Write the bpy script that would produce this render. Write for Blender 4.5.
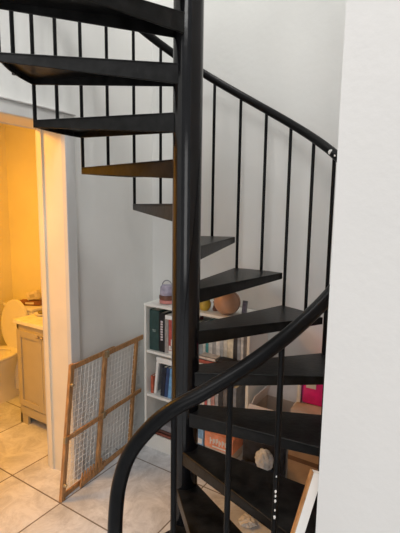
import bpy, bmesh, math, random
from math import sin, cos, radians, pi, atan2, hypot
from mathutils import Vector, Matrix
random.seed(7)
for o in list(bpy.data.objects):
    bpy.data.objects.remove(o)
S = bpy.context.scene
COL = S.collection

# ------------------------------------------------------------------ camera
YAW, PITCH, ROLL = radians(32.5), 0.1397, 0.0140
fw0 = Vector((0, cos(PITCH), -sin(PITCH))); rt0 = Vector((1, 0, 0)); up0 = rt0.cross(fw0)
R_ = rt0 * cos(ROLL) + up0 * sin(ROLL)
U_ = up0 * cos(ROLL) - rt0 * sin(ROLL)
RZ = Matrix.Rotation(YAW, 3, 'Z')
Rw, Uw, Fw = RZ @ R_, RZ @ U_, RZ @ fw0
cd = bpy.data.cameras.new('camera'); cam = bpy.data.objects.new('camera', cd); COL.objects.link(cam)
M3 = Matrix((Rw, Uw, -Fw)).transposed()
cam.matrix_world = Matrix.Translation((0, 0, 1.695)) @ M3.to_4x4()
cd.sensor_fit = 'VERTICAL'; cd.sensor_height = 24; cd.lens = 24 * 420.6 / 533
cd.clip_start = 0.02
S.camera = cam

# ------------------------------------------------------------------ world, lights, exposure
W = bpy.data.worlds.new('daylight'); S.world = W; W.use_nodes = True
bg = W.node_tree.nodes['Background']
bg.inputs['Color'].default_value = (0.97, 0.985, 1.0, 1); bg.inputs['Strength'].default_value = 0.46

def area(name, loc, target, size, energy, color):
    l = bpy.data.lights.new(name, 'AREA'); l.shape = 'RECTANGLE'; l.size, l.size_y = size
    l.energy = energy; l.color = color
    o = bpy.data.objects.new(name, l); COL.objects.link(o); o.location = loc
    o.rotation_euler = (Vector(target) - Vector(loc)).to_track_quat('-Z', 'Y').to_euler()
    return o
area('window_daylight', (1.0, -2.6, 1.6), (-0.9, 2.0, 0.9), (1.8, 2.0), 30, (1.0, 0.985, 0.96))
area('high_front_fill', (-0.3, -1.9, 4.5), (-1.2, 2.0, 0.8), (2.2, 1.4), 62, (1.0, 0.985, 0.965))  # added fill light high behind the camera, brightens the floor; unseen source
area('stairwell_top_fill', (0.1, 1.3, 5.6), (-1.6, 1.6, 2.0), (1.2, 1.2), 165, (1.0, 0.985, 0.95))  # added overhead fill aimed at the left wall, no actual opening there
area('bathroom_lamp', (-2.85, 0.95, 2.36), (-2.75, 1.3, 0), (0.5, 0.3), 34, (1.0, 0.43, 0.03))
S.view_settings.view_transform = 'Standard'; S.view_settings.look = 'None'
S.view_settings.gamma = 1; S.view_settings.use_curve_mapping = False
S.view_settings.exposure = 0.0

# ------------------------------------------------------------------ materials
def mat(name, col, rough=0.5, var=0.06, scale=8.0, bump=0.0, metal=0.0, bscale=60.0, stretch=None, spec=None):
    m = bpy.data.materials.new(name); m.use_nodes = True
    nt = m.node_tree; N = nt.nodes; L = nt.links
    b = N['Principled BSDF']
    tc = N.new('ShaderNodeTexCoord')
    src = tc.outputs['Object']
    if stretch:
        mp = N.new('ShaderNodeMapping'); mp.inputs['Scale'].default_value = stretch
        L.new(src, mp.inputs['Vector']); src = mp.outputs['Vector']
    n = N.new('ShaderNodeTexNoise'); n.inputs['Scale'].default_value = scale; n.inputs['Detail'].default_value = 5
    L.new(src, n.inputs['Vector'])
    r = N.new('ShaderNodeValToRGB')
    lo = [max(0, c * (1 - var * 2)) for c in col]; hi = [min(1, c * (1 + var * 2)) for c in col]
    r.color_ramp.elements[0].position = 0.3; r.color_ramp.elements[1].position = 0.7
    r.color_ramp.elements[0].color = (*lo, 1); r.color_ramp.elements[1].color = (*hi, 1)
    L.new(n.outputs['Fac'], r.inputs['Fac']); L.new(r.outputs['Color'], b.inputs['Base Color'])
    b.inputs['Roughness'].default_value = rough; b.inputs['Metallic'].default_value = metal
    if spec is not None: b.inputs['Specular IOR Level'].default_value = spec
    if bump:
        n2 = N.new('ShaderNodeTexNoise'); n2.inputs['Scale'].default_value = bscale; n2.inputs['Detail'].default_value = 3
        L.new(src, n2.inputs['Vector'])
        bp = N.new('ShaderNodeBump'); bp.inputs['Strength'].default_value = bump; bp.inputs['Distance'].default_value = 0.01
        L.new(n2.outputs['Fac'], bp.inputs['Height']); L.new(bp.outputs['Normal'], b.inputs['Normal'])
    return m

M = {}
M['wall'] = mat('white_wall_paint', (0.73, 0.73, 0.71), 0.6, 0.02, 2.2, 0.10, bscale=30)
M['wall_near'] = mat('warm_white_wall_paint', (0.71, 0.69, 0.67), 0.6, 0.015, 2.0, 0.10, bscale=45)
M['bath'] = mat('cream_bathroom_paint', (0.86, 0.80, 0.55), 0.6, 0.02, 3)
M['trim'] = mat('white_trim_paint', (0.74, 0.735, 0.72), 0.45, 0.02, 5)
M['black'] = mat('black_gloss_paint', (0.004, 0.004, 0.0045), 0.30, 0.25, 14, 0.04, bscale=80, spec=0.13)
M['polepaint'] = mat('black_enamel_pole_paint', (0.004, 0.004, 0.005), 0.13, 0.2, 10, 0.03, bscale=40, spec=0.42)
M['tread'] = mat('black_worn_tread_paint', (0.0055, 0.0055, 0.0055), 0.36, 0.5, 18, 0.10, bscale=55, spec=0.26)
M['chip'] = mat('bare_chipped_paint', (0.75, 0.74, 0.72), 0.6)
M['pine'] = mat('honey_pine_wood', (0.42, 0.215, 0.085), 0.5, 0.18, 6, 0.05, stretch=(14, 14, 2))
M['jamb'] = mat('lamp_tinted_jamb_paint', (0.76, 0.70, 0.58), 0.45, 0.02, 5)  # trim paint with warm bathroom lamp light mixed into its colour
M['casing'] = mat('grey_white_casing_paint', (0.62, 0.615, 0.60), 0.5, 0.02, 5)
M['mesh'] = mat('white_plastic_mesh', (0.88, 0.87, 0.84), 0.5, 0.03)
M['metal'] = mat('brass_bracket', (0.42, 0.33, 0.2), 0.35, 0.1, metal=0.8)
M['shelfwhite'] = mat('white_shelf_laminate', (0.76, 0.75, 0.71), 0.42, 0.02)
M['ceramic'] = mat('white_ceramic', (0.82, 0.80, 0.76), 0.12, 0.01)
M['vanity'] = mat('cream_vanity_paint', (0.47, 0.41, 0.28), 0.45, 0.02)
M['counter'] = mat('pale_counter_stone', (0.84, 0.78, 0.60), 0.25, 0.05, 20)
M['card'] = mat('brown_cardboard', (0.43, 0.27, 0.15), 0.8, 0.08, 12)
M['cardpale'] = mat('pale_cardboard', (0.60, 0.50, 0.43), 0.8, 0.06, 10)
M['flap'] = mat('pinkish_white_card', (0.84, 0.78, 0.76), 0.8, 0.05, 10)
M['tape'] = mat('brown_packing_tape', (0.16, 0.075, 0.03), 0.35, 0.1)
M['pink'] = mat('hot_pink_plastic', (0.80, 0.02, 0.27), 0.35, 0.12, 10)
M['white'] = mat('plain_white', (0.80, 0.79, 0.77), 0.5, 0.03)
M['dark'] = mat('charcoal_fabric', (0.018, 0.018, 0.024), 0.75, 0.3, 30)
M['navy'] = mat('navy_fabric', (0.025, 0.032, 0.06), 0.7, 0.3, 20)
M['paperb'] = mat('page_paper', (0.74, 0.71, 0.62), 0.8, 0.05, 60)
M['plastic'] = mat('crumpled_white_plastic', (0.70, 0.72, 0.74), 0.3, 0.12, 25, 0.4, bscale=25)
M['ballwood'] = mat('tan_leather', (0.50, 0.27, 0.16), 0.4, 0.10, 9)
M['yellow'] = mat('mustard_ceramic', (0.50, 0.33, 0.04), 0.35, 0.15, 20)
M['greyp'] = mat('grey_pewter', (0.24, 0.24, 0.26), 0.4, 0.15, 20)
M['lilac'] = mat('lilac_glaze', (0.34, 0.31, 0.40), 0.25, 0.15, 25)
M['rose'] = mat('rose_glaze', (0.55, 0.22, 0.20), 0.35, 0.15, 25)
M['umber'] = mat('umber_wood', (0.13, 0.05, 0.03), 0.45, 0.2, 20)
M['olive'] = mat('olive_glaze', (0.24, 0.19, 0.05), 0.4, 0.15, 25)
M['brownpack'] = mat('brown_paper_packet', (0.26, 0.10, 0.035), 0.6, 0.2, 20)
M['creampack'] = mat('cream_paper_packet', (0.72, 0.64, 0.46), 0.6, 0.1, 20)
M['orange'] = mat('orange_card', (0.80, 0.30, 0.17), 0.5, 0.15, 14)
M['red'] = mat('red_card', (0.55, 0.07, 0.05), 0.5, 0.15, 14)
M['blue'] = mat('pale_blue_card', (0.25, 0.45, 0.68), 0.5, 0.2, 20)
def bookmat(c):
    k = 'cloth_%d_%d_%d' % tuple(int(x * 100) for x in c)
    if k not in M: M[k] = mat('book_' + k, c, 0.55, 0.12, 30)
    return M[k]

def tile_material():
    m = bpy.data.materials.new('beige_floor_tile'); m.use_nodes = True
    nt = m.node_tree; N = nt.nodes; L = nt.links; b = N['Principled BSDF']
    tc = N.new('ShaderNodeTexCoord'); sp = N.new('ShaderNodeSeparateXYZ'); L.new(tc.outputs['Object'], sp.inputs[0])
    def mth(op, a, bb=None):
        n = N.new('ShaderNodeMath'); n.operation = op
        for i, v in enumerate((a, bb)):
            if v is None: continue
            if isinstance(v, (int, float)): n.inputs[i].default_value = v
            else: L.new(v, n.inputs[i])
        return n.outputs[0]
    dist = None; cell = None
    for ax, lines in (('X', (-3.38, -2.835, -2.30, -1.845, -1.238, -0.65, -0.05, 0.55, 1.15)), ('Y', (-1.5, -0.9, -0.31, 0.27, 0.85, 1.437, 2.017, 2.6))):
        for li in lines:
            dd = mth('ABSOLUTE', mth('SUBTRACT', sp.outputs[ax], li))
            dist = dd if dist is None else mth('MINIMUM', dist, dd)
            st = mth('MULTIPLY', mth('GREATER_THAN', sp.outputs[ax], li), 1.37 if ax == 'X' else 2.91)
            cell = st if cell is None else mth('ADD', cell, st)
    g = N.new('ShaderNodeMapRange'); g.inputs['From Min'].default_value = 0.0028; g.inputs['From Max'].default_value = 0.0052
    L.new(dist, g.inputs['Value'])
    wn = N.new('ShaderNodeTexWhiteNoise'); wn.noise_dimensions = '1D'; L.new(cell, wn.inputs['W'])
    n1 = N.new('ShaderNodeTexNoise'); n1.inputs['Scale'].default_value = 7; n1.inputs['Detail'].default_value = 8; n1.inputs['Roughness'].default_value = 0.75
    n1.inputs['Distortion'].default_value = 0.8
    L.new(tc.outputs['Object'], n1.inputs['Vector'])
    r = N.new('ShaderNodeValToRGB'); r.color_ramp.elements[0].position = 0.34; r.color_ramp.elements[1].position = 0.62
    r.color_ramp.elements[0].color = (0.49, 0.495, 0.51, 1); r.color_ramp.elements[1].color = (0.77, 0.785, 0.81, 1)
    L.new(mth('ADD', n1.outputs['Fac'], mth('MULTIPLY', mth('SUBTRACT', wn.outputs['Value'], 0.5), 0.10)), r.inputs['Fac'])
    mx = N.new('ShaderNodeMixRGB'); mx.inputs[1].default_value = (0.17, 0.14, 0.12, 1)
    L.new(g.outputs['Result'], mx.inputs[0]); L.new(r.outputs['Color'], mx.inputs[2]); L.new(mx.outputs[0], b.inputs['Base Color'])
    b.inputs['Roughness'].default_value = 0.42
    bp = N.new('ShaderNodeBump'); bp.inputs['Strength'].default_value = 0.4; bp.inputs['Distance'].default_value = 0.003
    L.new(g.outputs['Result'], bp.inputs['Height']); L.new(bp.outputs['Normal'], b.inputs['Normal'])
    return m
M['tile'] = tile_material()

# ------------------------------------------------------------------ mesh helpers
class MB:
    def __init__(s): s.bm = bmesh.new()
    def box(s, x0, x1, y0, y1, z0, z1, bev=0.0, mtx=None, seg=2):
        r = bmesh.ops.create_cube(s.bm, size=1.0)
        vs = r['verts']
        for v in vs:
            v.co = Vector(((x0 + x1) / 2 + v.co.x * (x1 - x0), (y0 + y1) / 2 + v.co.y * (y1 - y0), (z0 + z1) / 2 + v.co.z * (z1 - z0)))
        if bev:
            es = list({e for v in vs for e in v.link_edges})
            rr = bmesh.ops.bevel(s.bm, geom=es, offset=bev, segments=seg, affect='EDGES', profile=0.5)
            vs = list({v for f in rr['faces'] for v in f.verts} | {v for v in vs if v.is_valid})
        if mtx is not None:
            for v in vs: v.co = mtx @ v.co
        return s
    def hexa(s, pts, bev=0.0):
        """8 points: bottom ring of 4 then top ring of 4"""
        vs = [s.bm.verts.new(p) for p in pts]
        for f in ((3, 2, 1, 0), (4, 5, 6, 7), (0, 1, 5, 4), (1, 2, 6, 5), (2, 3, 7, 6), (3, 0, 4, 7)):
            s.bm.faces.new([vs[i] for i in f])
        if bev:
            es = list({e for v in vs for e in v.link_edges})
            bmesh.ops.bevel(s.bm, geom=es, offset=bev, segments=2, affect='EDGES', profile=0.5)
        return s
    def prism(s, poly, lo, hi):
        """poly: list of (x,y); lo, hi: number or list of z"""
        n = len(poly)
        lo = [lo] * n if isinstance(lo, (int, float)) else lo
        hi = [hi] * n if isinstance(hi, (int, float)) else hi
        b = [s.bm.verts.new((p[0], p[1], z)) for p, z in zip(poly, lo)]
        t = [s.bm.verts.new((p[0], p[1], z)) for p, z in zip(poly, hi)]
        s.bm.faces.new(t); s.bm.faces.new(b[::-1])
        for i in range(n):
            j = (i + 1) % n; s.bm.faces.new((b[i], b[j], t[j], t[i]))
        return s
    def tube(s, path, r, seg=12, caps=True):
        path = [Vector(p) for p in path]; rings = []
        rad = r if isinstance(r, (list, tuple)) else [r] * len(path)
        prev = None
        for i, p in enumerate(path):
            d = (path[min(i + 1, len(path) - 1)] - path[max(i - 1, 0)]).normalized()
            if prev is None:
                a = Vector((0, 0, 1)) if abs(d.z) < 0.9 else Vector((1, 0, 0))
                x = d.cross(a).normalized()
            else:
                x = (prev - d * prev.dot(d)).normalized()
            prev = x; y = d.cross(x)
            rings.append([s.bm.verts.new(p + (x * cos(2 * pi * k / seg) + y * sin(2 * pi * k / seg)) * rad[i]) for k in range(seg)])
        for a, b in zip(rings, rings[1:]):
            for k in range(seg):
                s.bm.faces.new((a[k], a[(k + 1) % seg], b[(k + 1) % seg], b[k]))
        if caps:
            s.bm.faces.new(rings[0][::-1]); s.bm.faces.new(rings[-1])
        return s
    def lathe(s, prof, cx=0, cy=0, seg=24, sx=1.0, sy=1.0):
        rings = []
        for r, z in prof:
            rings.append([s.bm.verts.new((cx + r * sx * cos(2 * pi * k / seg), cy + r * sy * sin(2 * pi * k / seg), z)) for k in range(seg)])
        for a, b in zip(rings, rings[1:]):
            for k in range(seg):
                s.bm.faces.new((a[k], a[(k + 1) % seg], b[(k + 1) % seg], b[k]))
        s.bm.faces.new(rings[0][::-1]); s.bm.faces.new(rings[-1])
        return s
    def blob(s, c, r, sub=3, amp=0.0, scale=1.0):
        res = bmesh.ops.create_icosphere(s.bm, subdivisions=sub, radius=1.0)
        rs = random.Random(int(abs(c[0]) * 1000)); ph = [rs.uniform(0, 6.28) for _ in range(6)]
        for v in res['verts']:
            p = v.co.copy()
            k = 1 + amp * (sin(5 * scale * p.x + ph[0]) * sin(6 * scale * p.y + ph[1]) + 0.6 * sin(11 * scale * p.z + ph[2]) * sin(9 * scale * p.x + ph[3]))
            v.co = Vector((c[0] + p.x * k * r[0], c[1] + p.y * k * r[1], c[2] + p.z * k * r[2]))
        return s
    def build(s, name, m, parent=None, smooth=False, loc=None, sharp=35):
        bmesh.ops.recalc_face_normals(s.bm, faces=s.bm.faces)
        me = bpy.data.meshes.new(name); s.bm.to_mesh(me); s.bm.free()
        ob = bpy.data.objects.new(name, me); COL.objects.link(ob)
        for mm in (m if isinstance(m, list) else [m]): me.materials.append(mm)
        if smooth:
            for p in me.polygons: p.use_smooth = True
            try: me.set_sharp_from_angle(angle=radians(sharp))
            except Exception: pass
        if parent is not None:
            ob.parent = parent
            # geometry is written in world coordinates: move it into the thing's own frame
            inv = parent_world(parent).inverted()
            me.transform(inv)
        elif loc is not None:
            ob.location = loc; me.transform(Matrix.Translation(-Vector(loc)))
        return ob
def parent_world(o):
    m = Matrix.LocRotScale(o.location, o.rotation_euler, o.scale)
    return (parent_world(o.parent) @ m) if o.parent else m
def tag(o, label, cat, group=None):
    o['label'] = label; o['category'] = cat
    if group: o['group'] = group
    return o
def thing(name, label, cat, loc, group=None):
    o = bpy.data.objects.new(name, None); COL.objects.link(o); o.empty_display_size = 0.1
    o.location = loc
    return tag(o, label, cat, group)
def struct(name, mb, m):
    o = mb.build(name, m); o['kind'] = 'structure'; return o

# ------------------------------------------------------------------ room shell
BW, GW, RW, RF = 2.44, -1.975, -0.28, 1.04       # back wall, left wall, right alcove wall
CB = -3.74                               # bathroom's far wall
DH, D0, D1 = 2.137, 0.80, 1.632          # doorway head height and jambs
TOP = 5.0
struct('floor', MB().box(CB - 0.1, 2.6, -3.2, BW + 0.1, -0.08, 0), M['tile'])
struct('wall_back', MB().box(GW, RW + 0.12, BW, BW + 0.1, 0, TOP), M['wall'])
w = MB(); w.box(GW - 0.205, GW, D1 + 0.02, BW + 0.1, 0, TOP); w.box(GW - 0.205, GW, D0 - 0.02, D1 + 0.02, DH + 0.02, TOP); w.box(GW - 0.205, GW, -3.2, D0 - 0.02, 0, TOP)
struct('wall_left', w, M['wall'])
struct('wall_right', MB().box(RW, 2.6, RF, RF + 0.12, 0, TOP).box(RW, RW + 0.12, RF + 0.12, BW, 0, TOP), M['wall_near'])
struct('wall_bathroom_back', MB().box(CB, GW - 0.205, BW, BW + 0.1, 0, 2.6), M['bath'])
struct('wall_bathroom_left', MB().box(CB - 0.1, CB, -0.2, BW + 0.1, 0, 2.6), M['bath'])
struct('wall_bathroom_front', MB().box(CB, GW - 0.205, -0.3, -0.2, 0, 2.6), M['bath'])
struct('ceiling', MB().box(CB, GW - 0.205, -0.2, BW, 2.5, 2.6), M['bath'])
# doorway lining with stop, and casing on both faces
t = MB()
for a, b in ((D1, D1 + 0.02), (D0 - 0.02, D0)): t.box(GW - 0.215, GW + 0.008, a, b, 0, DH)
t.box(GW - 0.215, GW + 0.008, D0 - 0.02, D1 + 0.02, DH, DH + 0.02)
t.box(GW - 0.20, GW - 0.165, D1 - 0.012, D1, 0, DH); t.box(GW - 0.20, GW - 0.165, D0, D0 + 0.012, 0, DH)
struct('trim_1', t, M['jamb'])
t = MB()
for x0, x1 in ((GW, GW + 0.035), (GW - 0.225, GW - 0.205)):
    t.box(x0, x1, D1 - 0.004, D1 + 0.066, 0, DH + 0.062, 0.004)
    t.box(x0, x1, D0 - 0.066, D0 + 0.004, 0, DH + 0.062, 0.004)
    t.box(x0, x1, D0 + 0.004, D1 - 0.004, DH - 0.004, DH + 0.062, 0.004)
struct('trim_2', t, M['casing'])
struct('trim_3', MB().box(GW, GW + 0.046, D0 - 0.075, D1 + 0.075, DH + 0.062, DH + 0.072, 0.003), M['trim'])

# ------------------------------------------------------------------ spiral staircase
CX, CY, RISE, RAD = -1.058, 1.546, 0.19, 0.743
PHI = {k: 76.3 + 24.6 * (k - 7) for k in range(-1, 18)}
NT = 14
stair = thing('spiral_staircase', 'black painted metal spiral staircase winding up around a round central pole', 'staircase', (CX, CY, 0))
def pol(r, deg, z=None):
    a = radians(deg); p = (CX + r * cos(a), CY + r * sin(a))
    return p if z is None else (p[0], p[1], z)
MB().lathe([(0.0635, 0.01), (0.0635, 4.3)], CX, CY, 48).build('pole', M['polepaint'], stair, True)
MB().lathe([(0.15, 0.0), (0.15, 0.010), (0.145, 0.012), (0.08, 0.012), (0.072, 0.05), (0.06, 0.05)], CX, CY, 36).build('base_plate', M['black'], stair, True)
for k in range(1, NT + 1):
    f, b, z = PHI[k], PHI[k + 1], k * RISE
    fo, bo = pol(RAD, f), pol(RAD, b)
    fi, bi = pol(0.063, f - 42), pol(0.063, b + 42)
    arc = [pol(RAD, f + (b - f) * i / 6) for i in range(7)]
    poly = [fi] + arc + [bi]
    hub = [pol(0.062, b + 42 + (360 - (b - f) - 84) * i / 8) for i in range(1, 8)]
    m = MB(); m.prism(poly + hub, z - 0.012, z)
    def skirt(a, b2, da, db, th=0.008):
        # vertical plate from a to b2 under the top sheet, leaning inward by its thickness
        d = Vector((b2[0] - a[0], b2[1] - a[1], 0)).normalized(); n = Vector((-d.y, d.x, 0)) * th
        mid = Vector((sum(p[0] for p in poly) / len(poly), sum(p[1] for p in poly) / len(poly), 0))
        if (mid - Vector((a[0], a[1], 0))).dot(n) < 0: n = -n
        A, B = Vector((a[0], a[1], 0)), Vector((b2[0], b2[1], 0))
        m.hexa([(A.x, A.y, z - da), (B.x, B.y, z - db), (B.x + n.x, B.y + n.y, z - db), (A.x + n.x, A.y + n.y, z - da),
                (A.x, A.y, z - 0.001), (B.x, B.y, z - 0.001), (B.x + n.x, B.y + n.y, z - 0.001), (A.x + n.x, A.y + n.y, z - 0.001)])
    skirt(fi, fo, 0.066, 0.036); skirt(bo, bi, 0.036, 0.082)
    for p, q in zip(arc, arc[1:]): skirt(p, q, 0.036, 0.036)
    tr = m.build('tread', M['tread'], stair)
    bv = tr.modifiers.new('edge', 'BEVEL'); bv.width = 0.0025; bv.segments = 1; bv.limit_method = 'ANGLE'
# handrail
def helix(deg): return (7 + (deg - 76.3) / 24.6) * RISE + 0.83
KN = [(-72.4, 0.0), (-72.3, 0.25), (-72.2, 0.5), (-72.0, 0.66), (-71.6, 0.78), (-70.5, 0.885), (-67.9, 0.983), (-62.9, 1.072), (-57.8, 1.130), (-52, 1.172)] + [(a, helix(a)) for a in range(-40, 300, 20)]
def catmull(P, n=8):
    out = []
    for i in range(len(P) - 1):
        p0, p1, p2, p3 = P[max(i - 1, 0)], P[i], P[i + 1], P[min(i + 2, len(P) - 1)]
        d = max(hypot(p2[0] - p1[0], (p2[1] - p1[1]) * 80), 1e-6)
        m1 = [(p2[c] - p0[c]) / max(hypot(p2[0] - p0[0], (p2[1] - p0[1]) * 80), 1e-6) * d for c in (0, 1)]
        m2 = [(p3[c] - p1[c]) / max(hypot(p3[0] - p1[0], (p3[1] - p1[1]) * 80), 1e-6) * d for c in (0, 1)]
        for j in range(n):
            s = j / n
            out.append([(2 * s**3 - 3 * s**2 + 1) * p1[c] + (s**3 - 2 * s**2 + s) * m1[c] + (-2 * s**3 + 3 * s**2) * p2[c] + (s**3 - s**2) * m2[c] for c in (0, 1)])
    out.append(list(P[-1])); return out
def RR(deg): return RAD + 0.002
curve = catmull(KN)
def rail_z(deg):
    pts = [c for c in curve if c[1] > 0.62]
    for a, b in zip(pts, pts[1:]):
        if a[0] <= deg <= b[0]: return a[1] + (b[1] - a[1]) * (deg - a[0]) / max(b[0] - a[0], 1e-6)
    return pts[-1][1] if deg > 0 else pts[0][1]
rail = MB().tube([pol(RR(a), a, z) for a, z in curve], 0.0225, 16).build('handrail', M['black'], stair, True)
for a, z, s in ((51.0, helix(51), 0.014), (48.0, helix(48), 0.008)):
    p = pol(RR(a) - 0.017, a, z + 0.006); MB().blob(p, (s, 0.008, s * 0.8), 2, 0.25).build('paint_chip', M['chip'], rail, True)
# balusters: one at every shared tread corner and one at the middle of every tread
BAL = []
for k in range(1, NT + 1):
    e = 1.0 if k < 4 else -1.0
    if k > 1: BAL.append((PHI[k] + (4.0 if k == 3 else e), (k - 1) * RISE - 0.034))
    BAL.append((PHI[k] + 12.3 + e, k * RISE - 0.034))
for a, z0 in BAL:
    r = RR(a) + 0.002
    ob = MB().tube([pol(r, a, z0), pol(r, a, rail_z(a))], 0.009, 10).build('baluster', M['black'], stair, True)
    if a == PHI[2] + 12.3 + 1.0:
        for z, s in ((0.885, .0035), (0.835, .005), (0.82, .0045), (0.803, .005), (0.772, .004), (0.748, .0055)):
            p = pol(r, a, z); q = Vector((p[0], p[1], 0)); d = (-q).normalized() * 0.0065
            MB().blob((p[0] + d.x, p[1] + d.y, z), (s * .8, s * .8, s * 1.5), 2, 0.2).build('paint_chip', M['chip'], ob, True)

# ------------------------------------------------------------------ bookcase
X0, X1, YF, YB, HT = -1.825, -1.025, 2.16, 2.432, 1.045
bc = thing('bookcase', 'white three-shelf bookcase full of books standing behind the stair pole', 'bookcase', ((X0 + X1) / 2, (YF + YB) / 2, 0))
TH = 0.018
for x in (X0, X1 - TH): MB().box(x, x + TH, YF, YB, 0, HT - TH, 0.0015).build('side_panel', M['shelfwhite'], bc)
MB().box(X0, X1, YF - 0.004, YB, HT - TH, HT, 0.002).build('top_panel', M['shelfwhite'], bc)
MB().box(X0 + TH, X1 - TH, YB - 0.006, YB - 0.001, 0.0, HT - TH).build('back_panel', M['shelfwhite'], bc)
MB().box(X0 + TH, X1 - TH, YF + 0.006, YF + 0.02, 0, 0.092).build('plinth', M['shelfwhite'], bc)
SH = [0.110, 0.400, 0.716]
for z in SH: MB().box(X0 + TH, X1 - TH, YF + 0.004, YB - 0.006, z - TH, z, 0.001).build('shelf', M['shelfwhite'], bc)

def book(u0, w, z0, h, col, label, group, depth=0.17, lean=0.0, front=None, title=None, flat=False, name='book', pagecol=None):
    """upright book: spine towards the room; lean turns it about its foot"""
    yf = (YF + 0.03) if front is None else front
    rt = thing(name, label, 'book', (u0 + w / 2, yf + depth / 2, z0), group)
    mt = Matrix.Translation((u0, 0, z0)) @ Matrix.Rotation(lean, 4, 'Y') @ Matrix.Translation((-u0, 0, -z0)) if lean else None
    c = MB()
    t = min(0.003, w * 0.16)
    if flat:
        c.box(u0, u0 + w, yf, yf + depth, z0, z0 + 0.003); c.box(u0, u0 + w, yf, yf + depth, z0 + h - 0.003, z0 + h); c.box(u0, u0 + w, yf, yf + 0.003, z0, z0 + h)
        p = MB().box(u0 + 0.004, u0 + w - 0.004, yf + 0.003, yf + depth - 0.004, z0 + 0.003, z0 + h - 0.003)
    else:
        c.box(u0, u0 + t, yf, yf + depth, z0, z0 + h, mtx=mt); c.box(u0 + w - t, u0 + w, yf, yf + depth, z0, z0 + h, mtx=mt)
        c.box(u0, u0 + w, yf - 0.002, yf + 0.003, z0, z0 + h, 0.0012, mtx=mt)
        p = MB().box(u0 + t, u0 + w - t, yf + 0.003, yf + depth - 0.004, z0 + 0.004, z0 + h - 0.005, mtx=mt)
    cv = c.build('cover', bookmat(col), rt)
    p.build('pages', M['paperb'], rt)
    if title:
        q = MB()
        for a, b, x0, x1 in title[1]:
            q.box(u0 + w * x0, u0 + w * x1, yf - 0.0032, yf - 0.0018, z0 + h * a, z0 + h * b, mtx=mt)
        q.build('spine_print', bookmat(title[0]), cv)
    return rt
G1, G2, G3 = 'books on the top shelf of the bookcase', 'books on the middle shelf of the bookcase', 'things on the bottom shelf of the bookcase'
z = SH[2]
bars = [(0.30 + 0.065 * i, 0.345 + 0.065 * i, 0.3, 0.7) for i in range(8)]
book(-1.800, 0.082, z, 0.283, (0.022, 0.055, 0.052), 'wide dark green binder at the left end of the top shelf', G1, 0.22, title=((0.30, 0.36, 0.34), [(0.47, 0.49, 0.35, 0.65), (0.505, 0.52, 0.3, 0.7)]), name='binder')
book(-1.716, 0.045, z, 0.272, (0.008, 0.008, 0.010), 'black spined book with white print beside the green binder', G1, 0.2, title=((0.62, 0.55, 0.58), bars))
book(-1.668, 0.030, z, 0.235, (0.30, 0.28, 0.27), 'grey spined book between the black book and the red and white one', G1, 0.2)
book(-1.636, 0.052, z, 0.235, (0.42, 0.07, 0.06), 'red and white spined book left of the stair pole on the top shelf', G1, 0.2, title=((0.68, 0.65, 0.62), [(0.0, 0.10, 0.0, 1), (0.12, 0.24, 0.05, 0.55), (0.2, 0.44, 0.4, 1.0)]))
tmp = thing('magazine', 'white magazine lying flat across the grey and red books', 'magazine', (-1.62, 2.27, z + 0.235), G1)
MB().box(-1.668, -1.575, YF + 0.03, YF + 0.22, z + 0.235, z + 0.262, 0.002).build('cover', M['white'], tmp)
MB().box(-1.667, -1.576, YF + 0.0295, YF + 0.03, z + 0.2345, z + 0.2355).build('page_edge', M['paperb'], tmp)
for i, (w_, h_, c_, l_) in enumerate([(0.034, 0.24, (0.10, 0.12, 0.2), 'dark blue book directly behind the stair pole'), (0.028, 0.22, (0.5, 0.45, 0.36), 'beige book directly behind the stair pole'),
        (0.04, 0.25, (0.2, 0.05, 0.05), 'maroon book directly behind the stair pole'), (0.03, 0.23, (0.25, 0.28, 0.25), 'grey green book directly behind the stair pole')]):
    book(-1.576 + [0, 0.036, 0.066, 0.108][i], w_, z, h_, c_, l_, G1)
x = -1.432
row = [(0.030, 0.235, (0.32, 0.34, 0.34), 'pale grey book just right of the stair pole on the top shelf'), (0.022, 0.24, (0.55, 0.55, 0.52), 'thin off-white book right of the pale grey one'),
       (0.020, 0.25, (0.05, 0.26, 0.28), 'thin teal book on the top shelf right of the stair pole'), (0.028, 0.245, (0.60, 0.60, 0.58), 'white book right of the thin teal book'),
       (0.024, 0.24, (0.36, 0.36, 0.36), 'mid grey book above the black case'), (0.030, 0.255, (0.66, 0.66, 0.65), 'bright white book above the black case'),
       (0.022, 0.25, (0.42, 0.45, 0.48), 'pale blue grey book next to the bright white book'), (0.026, 0.25, (0.62, 0.60, 0.54), 'ivory book left of the wide cream book'),
       (0.042, 0.262, (0.70, 0.65, 0.52), 'wide cream spined book on the top shelf'), (0.026, 0.265, (0.03, 0.03, 0.035), 'black book right of the wide cream book'),
       (0.022, 0.27, (0.30, 0.33, 0.38), 'slate blue book near the right end of the top shelf'), (0.018, 0.27, (0.55, 0.56, 0.58), 'thin silver book near the right end of the top shelf'),
       (0.020, 0.27, (0.14, 0.14, 0.15), 'charcoal book near the right end of the top shelf'), (0.018, 0.275, (0.03, 0.03, 0.03), 'last black book at the right end of the top shelf')]
for w_, h_, c_, l_ in row:
    book(x, w_, z, h_, c_, l_, G1, 0.16, front=YF + 0.085); x += w_ + 0.0015
book(-1.385, 0.13, z, 0.026, (0.42, 0.10, 0.07), 'red book lying flat on the top shelf in front of the row', G1, 0.075, front=YF + 0.008, flat=True)
book(-1.38, 0.12, z + 0.026, 0.022, (0.60, 0.52, 0.46), 'pale book lying on the flat red book', G1, 0.07, front=YF + 0.009, flat=True)
cs = thing('spectacle_case', 'black soft case lying in front of the white books', 'case', (-1.20, YF + 0.045, z), G1)
MB().box(-1.252, -1.13, YF + 0.008, YF + 0.08, z, z + 0.052, 0.018, seg=4).build('body', M['dark'], cs, True)
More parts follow.
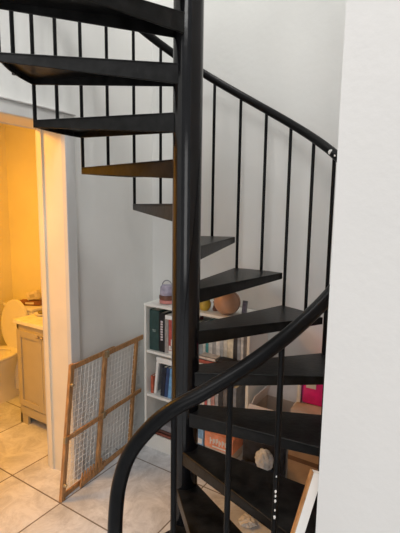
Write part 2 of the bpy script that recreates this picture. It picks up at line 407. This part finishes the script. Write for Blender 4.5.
MB().box(-1.254, -1.128, YF + 0.006, YF + 0.082, z + 0.030, z + 0.034, 0.001).build('zip', M['black'], cs)

z = SH[1]
book(-1.790, 0.022, z, 0.125, (0.45, 0.10, 0.05), 'short orange red book at the left end of the middle shelf', G2, 0.12)
fr = thing('picture_frame', 'white framed picture leaning sideways on the middle shelf', 'picture frame', (-1.735, YF + 0.06, z), G2)
mt = Matrix.Translation((-1.765, 0, z)) @ Matrix.Rotation(0.10, 4, 'Y') @ Matrix.Translation((1.765, 0, -z))
MB().box(-1.765, -1.745, YF + 0.03, YF + 0.20, z + 0.004, z + 0.235, 0.002, mtx=mt).build('frame', M['white'], fr)
MB().box(-1.7455, -1.7435, YF + 0.045, YF + 0.185, z + 0.02, z + 0.22, mtx=mt).build('picture', M['greyp'], fr)
book(-1.706, 0.030, z, 0.215, (0.015, 0.02, 0.035), 'black book leaning beside the white frame', G2, 0.16, lean=0.10)
book(-1.672, 0.026, z, 0.215, (0.03, 0.06, 0.16), 'navy book leaning between the black and light blue books', G2, 0.16, lean=0.10)
book(-1.643, 0.028, z, 0.215, (0.16, 0.36, 0.62), 'light blue book leaning on the middle shelf left of the pole', G2, 0.16, lean=0.10)
bx = thing('storage_box', 'white lidded box resting across the leaning books on the middle shelf', 'box', (-1.64, YF + 0.11, z + 0.232), G2)
MB().box(-1.742, -1.56, YF + 0.03, YF + 0.19, z + 0.245, z + 0.272, 0.002).build('lid', M['white'], bx)
MB().box(-1.739, -1.563, YF + 0.033, YF + 0.187, z + 0.232, z + 0.245).build('body', M['white'], bx)
book(-1.602, 0.024, z, 0.12, (0.38, 0.08, 0.04), 'short rust book beside the stair pole on the middle shelf', G2, 0.12)
for i, (w_, h_, c_, l_) in enumerate([(0.034, 0.231, (0.12, 0.12, 0.14), 'charcoal book propping the white box behind the pole'), (0.03, 0.2, (0.4, 0.35, 0.25), 'tan book behind the pole on the middle shelf'), (0.03, 0.22, (0.2, 0.25, 0.22), 'green grey book behind the pole on the middle shelf')]):
    book(-1.574 + 0.038 * i, w_, z, h_, c_, l_, G2)
x = -1.452
row = [(0.030, 0.2, (0.10, 0.12, 0.14), 'dark grey book right of the pole on the middle shelf'), (0.028, 0.21, (0.36, 0.52, 0.62), 'sky blue book right of the pole on the middle shelf'), (0.022, 0.205, (0.62, 0.64, 0.66), 'thin white book right of the sky blue book'),
       (0.024, 0.215, (0.66, 0.62, 0.56), 'cream book left of the red spined one'), (0.020, 0.21, (0.42, 0.10, 0.10), 'thin red book on the middle shelf'), (0.024, 0.215, (0.68, 0.67, 0.66), 'white book right of the thin red book'),
       (0.026, 0.21, (0.50, 0.26, 0.24), 'salmon pink book on the middle shelf'), (0.026, 0.205, (0.34, 0.34, 0.36), 'grey book right of the salmon pink book'), (0.030, 0.2, (0.03, 0.03, 0.035), 'wide black book on the middle shelf'),
       (0.030, 0.215, (0.14, 0.13, 0.13), 'dark brown book right of the wide black book'), (0.028, 0.21, (0.02, 0.02, 0.025), 'narrow black book on the middle shelf near its right end'), (0.030, 0.205, (0.22, 0.24, 0.28), 'slate book at the right end of the middle shelf')]
for w_, h_, c_, l_ in row:
    book(x, w_, z, h_, c_, l_, G2, 0.16, front=YF + 0.02); x += w_ + 0.002

z = SH[0]
book(-1.79, 0.20, z, 0.024, (0.20, 0.055, 0.035), 'red brown book lying flat at the left end of the bottom shelf', G3, 0.16, front=YF + 0.015, flat=True)
book(-1.785, 0.18, z + 0.024, 0.022, (0.10, 0.04, 0.03), 'dark brown book lying on the flat red brown book', G3, 0.16, front=YF + 0.018, flat=True)
bx = thing('storage_box', 'low grey box on the brown books of the bottom shelf', 'box', (-1.69, YF + 0.1, z + 0.046), G3)
MB().box(-1.78, -1.60, YF + 0.02, YF + 0.17, z + 0.046, z + 0.075, 0.002).build('body', M['greyp'], bx)
MB().box(-1.782, -1.598, YF + 0.018, YF + 0.172, z + 0.075, z + 0.088, 0.002).build('lid', M['greyp'], bx)
bx = thing('storage_box', 'black box behind the stair pole on the bottom shelf', 'box', (-1.52, YF + 0.1, z), G3)
MB().box(-1.585, -1.425, YF + 0.02, YF + 0.19, z, z + 0.16, 0.004).build('body', M['dark'], bx)
MB().box(-1.588, -1.422, YF + 0.017, YF + 0.193, z + 0.16, z + 0.18, 0.003).build('lid', M['dark'], bx)
tn = thing('carton', 'small pale blue carton right of the stair pole on the bottom shelf', 'carton', (-1.375, YF + 0.06, z), G3)
MB().box(-1.405, -1.345, YF + 0.02, YF + 0.10, z, z + 0.155, 0.002).build('body', M['blue'], tn)
MB().box(-1.395, -1.355, YF + 0.0185, YF + 0.02, z + 0.05, z + 0.085).build('label_patch', M['white'], tn)
# games box with pale lettering patches on the front
gb = thing('game_box', 'orange box with white lettering on the bottom shelf', 'box', (-1.225, YF + 0.12, z), G3)
MB().box(-1.325, -1.125, YF + 0.012, YF + 0.15, z, z + 0.06, 0.002).build('body', M['cardpale'], gb)
MB().box(-1.328, -1.122, YF + 0.009, YF + 0.153, z + 0.056, z + 0.155, 0.002).build('lid', M['orange'], gb)
q = MB()
for i in range(7):
    xx = -1.288 + 0.022 * i; ya, yb, h0 = YF + 0.0075, YF + 0.0095, z + 0.083
    q.box(xx, xx + 0.007, ya, yb, h0 + 0.004 * (i % 3), h0 + 0.044 - 0.005 * (i % 2)); q.box(xx + 0.009, xx + 0.016, ya, yb, h0 + 0.020 - 0.006 * (i % 2), h0 + 0.032 + 0.008 * (i % 3))
q.box(-1.27, -1.16, YF + 0.0075, YF + 0.0095, z + 0.066, z + 0.076)
q.build('lettering', M['white'], gb)

# things on top of the bookcase
z = HT
g = thing('lantern', 'small lilac and pink lantern with a wire handle on the bookcase top', 'lantern', (-1.695, 2.25, z), 'ornaments on the bookcase top')
cx, cy = -1.695, 2.25
MB().lathe([(0.0378, z), (0.0521, z + 0.0050), (0.0538, z + 0.0252), (0.0487, z + 0.0286)], cx, cy, 20).build('base', M['rose'], g, True)
MB().lathe([(0.0521, z + 0.0286), (0.0554, z + 0.0336), (0.0538, z + 0.0554), (0.0487, z + 0.0588)], cx, cy, 20).build('band', M['umber'], g, True)
MB().lathe([(0.0487, z + 0.0588), (0.0504, z + 0.0630), (0.0470, z + 0.1134), (0.0370, z + 0.1260), (0.0168, z + 0.1277)], cx, cy, 20).build('bowl', M['lilac'], g, True)
MB().tube([(cx + 0.042 * cos(a), cy, z + 0.1151 + 0.042 * sin(a)) for a in [pi * i / 14 for i in range(15)]], 0.004, 8).build('handle', M['greyp'], g, True)
vs = thing('vase', 'squat mustard yellow vase next to the tan ball on the bookcase top', 'vase', (-1.385, 2.235, z), 'ornaments on the bookcase top')
MB().lathe([(0.025, z), (0.04, z + 0.02), (0.043, z + 0.045), (0.03, z + 0.075), (0.02, z + 0.085), (0.024, z + 0.095)], -1.385, 2.235, 20).build('body', M['yellow'], vs, True)
MB().lathe([(0.026, z + 0.092), (0.026, z + 0.098), (0.018, z + 0.098)], -1.385, 2.235, 20).build('rim', M['olive'], vs, True)
fg = thing('figurine', 'small dark brown figurine between the yellow vase and the tan ball', 'figurine', (-1.32, 2.26, z), 'ornaments on the bookcase top')
MB().lathe([(0.016, z), (0.018, z + 0.01), (0.011, z + 0.04), (0.014, z + 0.06), (0.006, z + 0.066)], -1.32, 2.26, 16).build('body', M['umber'], fg, True)
MB().blob((-1.32, 2.26, z + 0.075), (0.012, 0.012, 0.014), 2).build('head', M['umber'], fg, True)
bl = thing('ball', 'round tan leather ball on the right of the bookcase top', 'ball', (-1.215, 2.225, z), 'ornaments on the bookcase top')
MB().blob((-1.215, 2.225, z + 0.076), (0.082, 0.082, 0.076), 4).build('leather', M['ballwood'], bl, True)
MB().tube([(-1.215 + 0.0825 * cos(a), 2.225, z + 0.076 + 0.0765 * sin(a)) for a in [2 * pi * i / 40 for i in range(41)]], 0.0012, 6).build('seam', M['umber'], bl, True)
pg = thing('photo_stand', 'small grey photo stand leaning at the right end of the bookcase top', 'photo stand', (-1.125, 2.29, z), 'ornaments on the bookcase top')
mt = Matrix.Translation((-1.13, 2.28, z)) @ Matrix.Rotation(-0.2, 4, 'X') @ Matrix.Rotation(-0.25, 4, 'Z')
MB().box(-0.018, 0.018, 0, 0.01, 0.0, 0.085, 0.002, mtx=mt).build('frame', M['greyp'], pg)
MB().box(-0.012, 0.012, -0.0015, 0.0, 0.012, 0.072, mtx=mt).build('picture', M['lilac'], pg)

# ------------------------------------------------------------------ boxes and bags under the stairs
ca = thing('carton', 'open cardboard carton with raised flaps under the stairs beside the bookcase', 'carton', (-0.86, 2.24, 0))
a0, a1, b0, b1, hh, tt = -1.015, -0.745, 2.14, 2.42, 0.50, 0.006
for bxs in ((a0, a1, b0, b0 + tt), (a0, a1, b1 - tt, b1), (a0, a0 + tt, b0, b1), (a1 - tt, a1, b0, b1)):
    MB().box(*bxs, 0.0, hh).build('side', M['cardpale'], ca)
MB().box(a0, a1, b0, b1, 0, 0.006).build('bottom', M['card'], ca)
def flap(p0, p1, d, parent, m=M['cardpale']):
    p0, p1, d = Vector(p0), Vector(p1), Vector(d); n = (p1 - p0).cross(d).normalized() * 0.004
    q0, q1 = p0 + d + (p1 - p0) * 0.06, p1 + d - (p1 - p0) * 0.06
    MB().hexa([p0, p1, p1 + n, p0 + n, q0, q1, q1 + n, q0 + n]).build('flap', m, parent)
flap((a0, b0, hh), (a1, b0, hh), (0, -0.012, 0.06), ca, M['flap'])
flap((a1, b0, hh), (a1, b1, hh), (0.0, 0, 0.11), ca, M['flap']); flap((a0, b0, hh), (a0, b1, hh), (0.035, 0, 0.10), ca, M['flap'])
flap((a0, b1, hh), (a1, b1, hh), (0, 0.01, 0.14), ca, M['flap'])
th = tag(MB().blob((-0.90, 2.26, 0.25), (0.088, 0.095, 0.235), 3, 0.08).build('cloth_bundle', M['dark'], None, True), 'dark cloth bundle inside the open pale carton', 'cloth')
cb = thing('carton', 'closed brown cardboard carton with dark tape in the right corner under the stairs', 'carton', (-0.54, 2.25, 0))
MB().box(-0.738, -0.375, 2.09, 2.42, 0, 0.42, 0.003).build('body', M['card'], cb)
MB().box(-0.7385, -0.3745, 2.0885, 2.0905, 0.325, 0.350).build('tape', M['tape'], cb)
MB().box(-0.56, -0.51, 2.0895, 2.4205, 0.4195, 0.4215).build('tape', M['tape'], cb)
cc = thing('carton', 'pale cardboard carton holding up the pink box under the stairs', 'carton', (-0.55, 2.26, 0.4215))
MB().box(-0.738, -0.375, 2.10, 2.42, 0.4215, 0.615, 0.003).build('body', M['cardpale'], cc)
MB().box(-0.7385, -0.3745, 2.235, 2.285, 0.60, 0.6165).build('tape', M['card'], cc)
pk = thing('gift_box', 'bright pink box with a white patch standing on the pale carton', 'box', (-0.55, 2.30, 0.6165))
MB().box(-0.715, -0.42, 2.20, 2.40, 0.6165, 0.83, 0.012).build('body', M['pink'], pk, True)
MB().box(-0.69, -0.635, 2.1975, 2.20, 0.712, 0.745).build('label_patch', M['white'], pk)
MB().box(-0.738, -0.717, 2.19, 2.40, 0.6165, 0.80, 0.003).build('side_insert', M['white'], pk)
sc = thing('suitcase', 'upright black suitcase between the duffel bag and the open carton', 'suitcase', (-0.885, 2.10, 0))
MB().box(-1.015, -0.755, 2.075, 2.125, 0.012, 0.43, 0.02, seg=4).build('shell', M['dark'], sc, True)
MB().box(-1.016, -0.754, 2.098, 2.102, 0.02, 0.425, 0.0015).build('zip', M['greyp'], sc)
for x_ in (-0.985, -0.785): MB().box(x_ - 0.012, x_ + 0.012, 2.08, 2.12, 0, 0.016, 0.003).build('foot', M['black'], sc)
MB().tube([(-0.94 + 0.11 * i / 12, 2.10, 0.425 + 0.022 * sin(pi * i / 12)) for i in range(13)], 0.006, 8).build('handle', M['greyp'], sc, True)
nb = thing('duffel_bag', 'dark navy duffel bag on the floor in front of the black suitcase', 'bag', (-0.88, 2.025, 0))
MB().box(-1.01, -0.75, 1.985, 2.07, 0.0, 0.255, 0.03, seg=4).build('body', M['navy'], nb, True)
MB().tube([(-0.985 + 0.21 * i / 16, 1.983, 0.15 + 0.06 * sin(pi * i / 16)) for i in range(17)], 0.006, 8).build('strap', M['dark'], nb, True)
pb = tag(MB().blob((-0.848, 2.022, 0.312), (0.052, 0.042, 0.060), 4, 0.08, 1.5).build('plastic_bag', M['plastic'], None, False), 'crumpled white plastic bag on top of the navy duffel bag', 'bag')
pp = tag(MB().blob((-0.875, 1.885, 0.02), (0.045, 0.04, 0.02), 3, 0.2, 1.6).build('crumpled_paper', M['white'], None, False), 'crumpled white paper on the floor tiles under the stairs', 'paper')
# white board leaning between stair and wall
pl = thing('board', 'narrow white painted wooden board leaning beside the lowest treads near the wall', 'board', (-0.385, 1.46, 0))
PA, PB = Vector((-0.3005, 1.106, 0.955)), Vector((-0.4680, 0.8405, 0.0))
ax = (PA - PB).normalized(); wd = Vector((0.843, 0.537, 0)); wd = (wd - ax * wd.dot(ax)).normalized(); dp = ax.cross(wd)
if dp.y < 0: dp = -dp
def lean(a, b): return [PB + wd * a, PB + wd * b, PB + wd * b + dp * 0.02, PB + wd * a + dp * 0.02, PA + wd * a, PA + wd * b, PA + wd * b + dp * 0.02, PA + wd * a + dp * 0.02]
MB().hexa(lean(-0.012, 0.014)).build('face', M['white'], pl)
MB().hexa(lean(-0.017, -0.012)).build('edge_strip', M['pine'], pl)

# ------------------------------------------------------------------ safety gate
gt = thing('baby_gate', 'wooden framed baby gate with white mesh leaning against the wall by the doorway', 'baby gate', (-1.89, 1.83, 0))
b1_ = Vector((-1.852, 1.44, 0)); b2_ = Vector((-1.93, 2.23, 0)); gd = (b2_ - b1_).normalized()
gn0 = Vector((gd.y, -gd.x, 0))
gu = (Vector((0, 0, 0.8)) - gn0 * 0.03).normalized(); gn = gd.cross(gu).normalized()
if gn.x < 0: gn = -gn
SHR = 0.18
def gp(s, h, n): return b1_ + gd * (s + SHR * h) + gu * h + gn * n
def gbar(mb, s0, s1, h0, h1, n0, n1):
    return mb.hexa([gp(s0, h0, n0), gp(s1, h0, n0), gp(s1, h0, n1), gp(s0, h0, n1), gp(s0, h1, n0), gp(s1, h1, n0), gp(s1, h1, n1), gp(s0, h1, n1)], 0.002)
def gpart(name, m, *a): return gbar(MB(), *a).build(name, m, gt)
gpart('post', M['pine'], 0.0, 0.030, 0.0, 0.775, -0.010, 0.012)
gpart('post', M['pine'], 0.295, 0.325, 0.005, 0.755, -0.002, 0.018)
gpart('post', M['pine'], 0.650, 0.676, 0.01, 0.745, -0.010, 0.012)
gpart('rail', M['pine'], 0.03, 0.42, 0.735, 0.765, -0.014, -0.001)
gpart('rail', M['pine'], 0.295, 0.735, 0.730, 0.762, 0.001, 0.013)
gpart('rail', M['pine'], 0.03, 0.42, 0.000, 0.030, -0.014, -0.001)
gpart('rail', M['pine'], 0.30, 0.735, 0.004, 0.034, 0.001, 0.013)
gpart('sliding_bar', M['pine'], -0.022, 0.345, 0.350, 0.376, 0.019, 0.032)
gpart('sliding_bar', M['pine'], 0.325, 0.735, 0.352, 0.378, 0.013, 0.026)
q = MB()
for i in range(8):
    s = 0.15 + 0.025 * i
    q.hexa([gp(s, 0.028, 0.0135), gp(s + 0.017, 0.028, 0.0135), gp(s + 0.017, 0.028, 0.022), gp(s, 0.028, 0.022), gp(s + 0.005, 0.085, 0.0135), gp(s + 0.010, 0.085, 0.0135), gp(s + 0.010, 0.085, 0.022), gp(s + 0.005, 0.085, 0.022)])
q.hexa([gp(0.145, 0.004, 0.0135), gp(0.36, 0.004, 0.0135), gp(0.36, 0.004, 0.022), gp(0.145, 0.004, 0.022), gp(0.145, 0.032, 0.0135), gp(0.36, 0.032, 0.0135), gp(0.36, 0.032, 0.022), gp(0.145, 0.032, 0.022)])
q.build('notched_strip', M['pine'], gt)
def mesh_panel(s0, s1, n):
    q = MB(); st = 0.034; r = 0.0017
    k = s0
    while k <= s1:
        q.tube([gp(k, 0.015, n), gp(k, 0.75, n)], r, 4); k += st
    h = 0.03
    while h <= 0.745:
        q.tube([gp(s0, h, n), gp(s1, h, n)], r, 4); h += st
    q.build('mesh_panel', M['mesh'], gt)
mesh_panel(0.018, 0.41, -0.0155); mesh_panel(0.33, 0.735, -0.0015)
for s, h in ((0.008, 0.66), (0.008, 0.09)):
    c = gp(s + 0.005, h, 0.012); MB().tube([c, c + gn * 0.010, c + gn * 0.018], [0.011, 0.011, 0.007], 12).build('bumper', M['metal'], gt, True)
for s, h in ((0.305, 0.748), (0.310, 0.364)):
    gpart('clamp', M['metal'], s - 0.010, s + 0.016, h - 0.020, h + 0.020, 0.013, 0.036)
gpart('clamp', M['metal'], -0.028, -0.010, 0.345, 0.381, 0.016, 0.035)

# ------------------------------------------------------------------ bathroom
V0, V1, VF, VB, VH = -2.85, -2.24, 1.88, 2.40, 0.835
vn = thing('vanity_cabinet', 'cream bathroom vanity cabinet with a panelled door and pale top', 'vanity', ((V0 + V1) / 2, (VF + VB) / 2, 0))
c = MB(); c.box(V0, V0 + 0.02, VF, VB, 0, VH - 0.03); c.box(V1 - 0.02, V1, VF, VB, 0, VH - 0.03); c.box(V0, V1, VB - 0.01, VB, 0.0, VH - 0.03)
c.box(V0, V1, VF, VF + 0.02, 0.07, 0.158); c.box(V0 + 0.02, V1 - 0.02, VF + 0.004, VF + 0.02, 0.158, VH - 0.075); c.box(V0 + 0.015, V1 - 0.015, VF - 0.010, VF, 0.085, 0.150, 0.003); c.box(V0, V0 + 0.09, VF, VF + 0.02, 0, 0.07); c.box(V1 - 0.09, V1, VF, VF + 0.02, 0, 0.07)
c.box(V0, V1, VF, VB, 0.10, 0.12); c.box(V0, V1, VF, VF + 0.02, VH - 0.075, VH - 0.03)
c.build('body', M['vanity'], vn)
d = MB(); dx0, dx1, dz0, dz1 = V0 + 0.022, -2.535, 0.163, 0.762
d.box(dx0, dx1, VF - 0.012, VF - 0.001, dz0, dz1)
for a in ((dx0, dx0 + 0.05, dz0, dz1), (dx1 - 0.05, dx1, dz0, dz1), (dx0 + 0.05, dx1 - 0.05, dz0, dz0 + 0.05), (dx0 + 0.05, dx1 - 0.05, dz1 - 0.05, dz1)):
    d.box(a[0], a[1], VF - 0.022, VF - 0.012, a[2], a[3], 0.002)
dr = d.build('door', M['vanity'], vn)
MB().blob((dx1 - 0.022, VF - 0.035, 0.748), (0.012, 0.013, 0.012), 2).build('knob', M['metal'], dr, True)
d = MB(); dx0, dx1 = -2.531, V1 - 0.02
d.box(dx0, dx1, VF - 0.012, VF - 0.001, dz0, dz1)
for a in ((dx0, dx0 + 0.05, dz0, dz1), (dx1 - 0.05, dx1, dz0, dz1), (dx0 + 0.05, dx1 - 0.05, dz0, dz0 + 0.05), (dx0 + 0.05, dx1 - 0.05, dz1 - 0.05, dz1)):
    d.box(a[0], a[1], VF - 0.022, VF - 0.012, a[2], a[3], 0.002)
dr = d.build('door', M['vanity'], vn)
MB().blob((dx0 + 0.022, VF - 0.035, 0.748), (0.012, 0.013, 0.012), 2).build('knob', M['metal'], dr, True)
MB().box(V0 - 0.015, V1 + 0.01, VF - 0.02, VB + 0.03, VH - 0.03, VH, 0.004).build('countertop', M['counter'], vn)

T0 = -3.39
tl = thing('toilet', 'white toilet with raised lid left of the vanity cabinet', 'toilet', (T0, 2.1, 0))
prof = [(0.0, 0.60), (0.16, 0.62), (0.26, 0.66), (0.36, 0.86), (0.40, 1.0)]
def ell(mb, cy, zs):  # zs: list of (z, rx, ry, dy)
    rings = []
    for z_, rx, ry, dy in zs:
        rings.append([mb.bm.verts.new((T0 + rx * cos(2 * pi * k / 32), cy + dy + ry * sin(2 * pi * k / 32), z_)) for k in range(32)])
    for a, b in zip(rings, rings[1:]):
        for k in range(32): mb.bm.faces.new((a[k], a[(k + 1) % 32], b[(k + 1) % 32], b[k]))
    mb.bm.faces.new(rings[0][::-1]); mb.bm.faces.new(rings[-1]); return mb
ell(MB(), 1.97, [(0, .13, .25, .03), (.02, .125, .245, .03), (.12, .115, .21, .05), (.2, .12, .2, .05), (.28, .155, .22, .02), (.36, .19, .245, 0), (.39, .195, .25, 0), (.395, .19, .245, 0),
                 (.395, .145, .195, -.01), (.33, .12, .16, -.01), (.26, .06, .08, 0)]).build('bowl', M['ceramic'], tl, True)
s_ = MB(); rings = []
for rx, ry, z_ in ((.195, .25, .396), (.2, .255, .405), (.195, .25, .416), (.135, .185, .416), (.13, .18, .406), (.135, .185, .396)):
    rings.append([s_.bm.verts.new((T0 + rx * cos(2 * pi * k / 32), 1.965 + ry * sin(2 * pi * k / 32), z_)) for k in range(32)])
for a, b in zip(rings, rings[1:] + rings[:1]):
    for k in range(32): s_.bm.faces.new((a[k], a[(k + 1) % 32], b[(k + 1) % 32], b[k]))
s_.build('seat', M['ceramic'], tl, True)
l_ = MB(); pts = []
out = [(T0 + 0.195 * cos(2 * pi * k / 32), 0.405 + 0.22 + 0.225 * sin(2 * pi * k / 32)) for k in range(32)]
for dy in (0, 0.018):
    pts.append([l_.bm.verts.new((x_, 2.185 + dy + 0.1 * (z_ - 0.4), z_)) for x_, z_ in out])
for k in range(32): l_.bm.faces.new((pts[0][k], pts[0][(k + 1) % 32], pts[1][(k + 1) % 32], pts[1][k]))
l_.bm.faces.new(pts[0][::-1]); l_.bm.faces.new(pts[1])
l_.build('lid', M['ceramic'], tl, True)
MB().box(T0 - 0.21, T0 + 0.21, 2.255, 2.435, 0.38, 0.76, 0.02, seg=3).build('tank', M['ceramic'], tl, True)
MB().box(T0 - 0.218, T0 + 0.218, 2.247, 2.437, 0.76, 0.79, 0.008).build('tank_lid', M['ceramic'], tl, True)
MB().box(T0 - 0.13, T0 + 0.13, 2.13, 2.30, 0.05, 0.39, 0.03, seg=3).build('pedestal', M['ceramic'], tl, True)
z = 0.79
k1 = thing('paper_packet', 'brown paper packet lying on the toilet tank', 'packet', (-3.29, 2.33, z), 'packets on the toilet tank')
mt = Matrix.Translation((-3.31, 2.34, z)) @ Matrix.Rotation(0.5, 4, 'Z')
MB().box(-0.10, 0.10, -0.035, 0.035, 0, 0.05, 0.015, mtx=mt, seg=3).build('wrapper', M['brownpack'], k1, True)
MB().box(-0.04, 0.04, -0.0365, -0.035, 0.016, 0.034, mtx=mt).build('label_patch', M['creampack'], k1)
k2 = thing('paper_packet', 'cream packet tilted on top of the brown paper packet', 'packet', (-3.22, 2.34, z + 0.05), 'packets on the toilet tank')
mt = Matrix.Translation((-3.265, 2.345, z + 0.05)) @ Matrix.Rotation(0.35, 4, 'Z') @ Matrix.Rotation(-0.25, 4, 'Y')
MB().box(-0.055, 0.06, -0.03, 0.03, 0.012, 0.085, 0.008, mtx=mt).build('wrapper', M['creampack'], k2, True)
MB().box(-0.02, 0.03, -0.0315, -0.03, 0.03, 0.06, mtx=mt).build('label_patch', M['vanity'], k2)
z = VH
k3 = thing('soap_dish', 'small pale soap dish with green soap on the vanity top', 'soap dish', (-2.79, 2.03, z))
MB().lathe([(0.03, z), (0.05, z + 0.012), (0.055, z + 0.02), (0.05, z + 0.02), (0.03, z + 0.012)], -2.785, 2.05, 20).build('dish', M['ceramic'], k3, True)
MB().box(-2.81, -2.76, 2.035, 2.065, z + 0.014, z + 0.034, 0.008, seg=3).build('soap', M['olive'], k3, True)
k4 = thing('soap_bottle', 'slim amber bottle at the back of the vanity top', 'bottle', (-2.80, 2.33, z))
MB().lathe([(0.02, z), (0.024, z + 0.005), (0.024, z + 0.09), (0.012, z + 0.105), (0.012, z + 0.115)], -2.80, 2.33, 20).build('body', M['yellow'], k4, True)
MB().lathe([(0.014, z + 0.112), (0.014, z + 0.128), (0.006, z + 0.13)], -2.80, 2.33, 16).build('cap', M['umber'], k4, True)
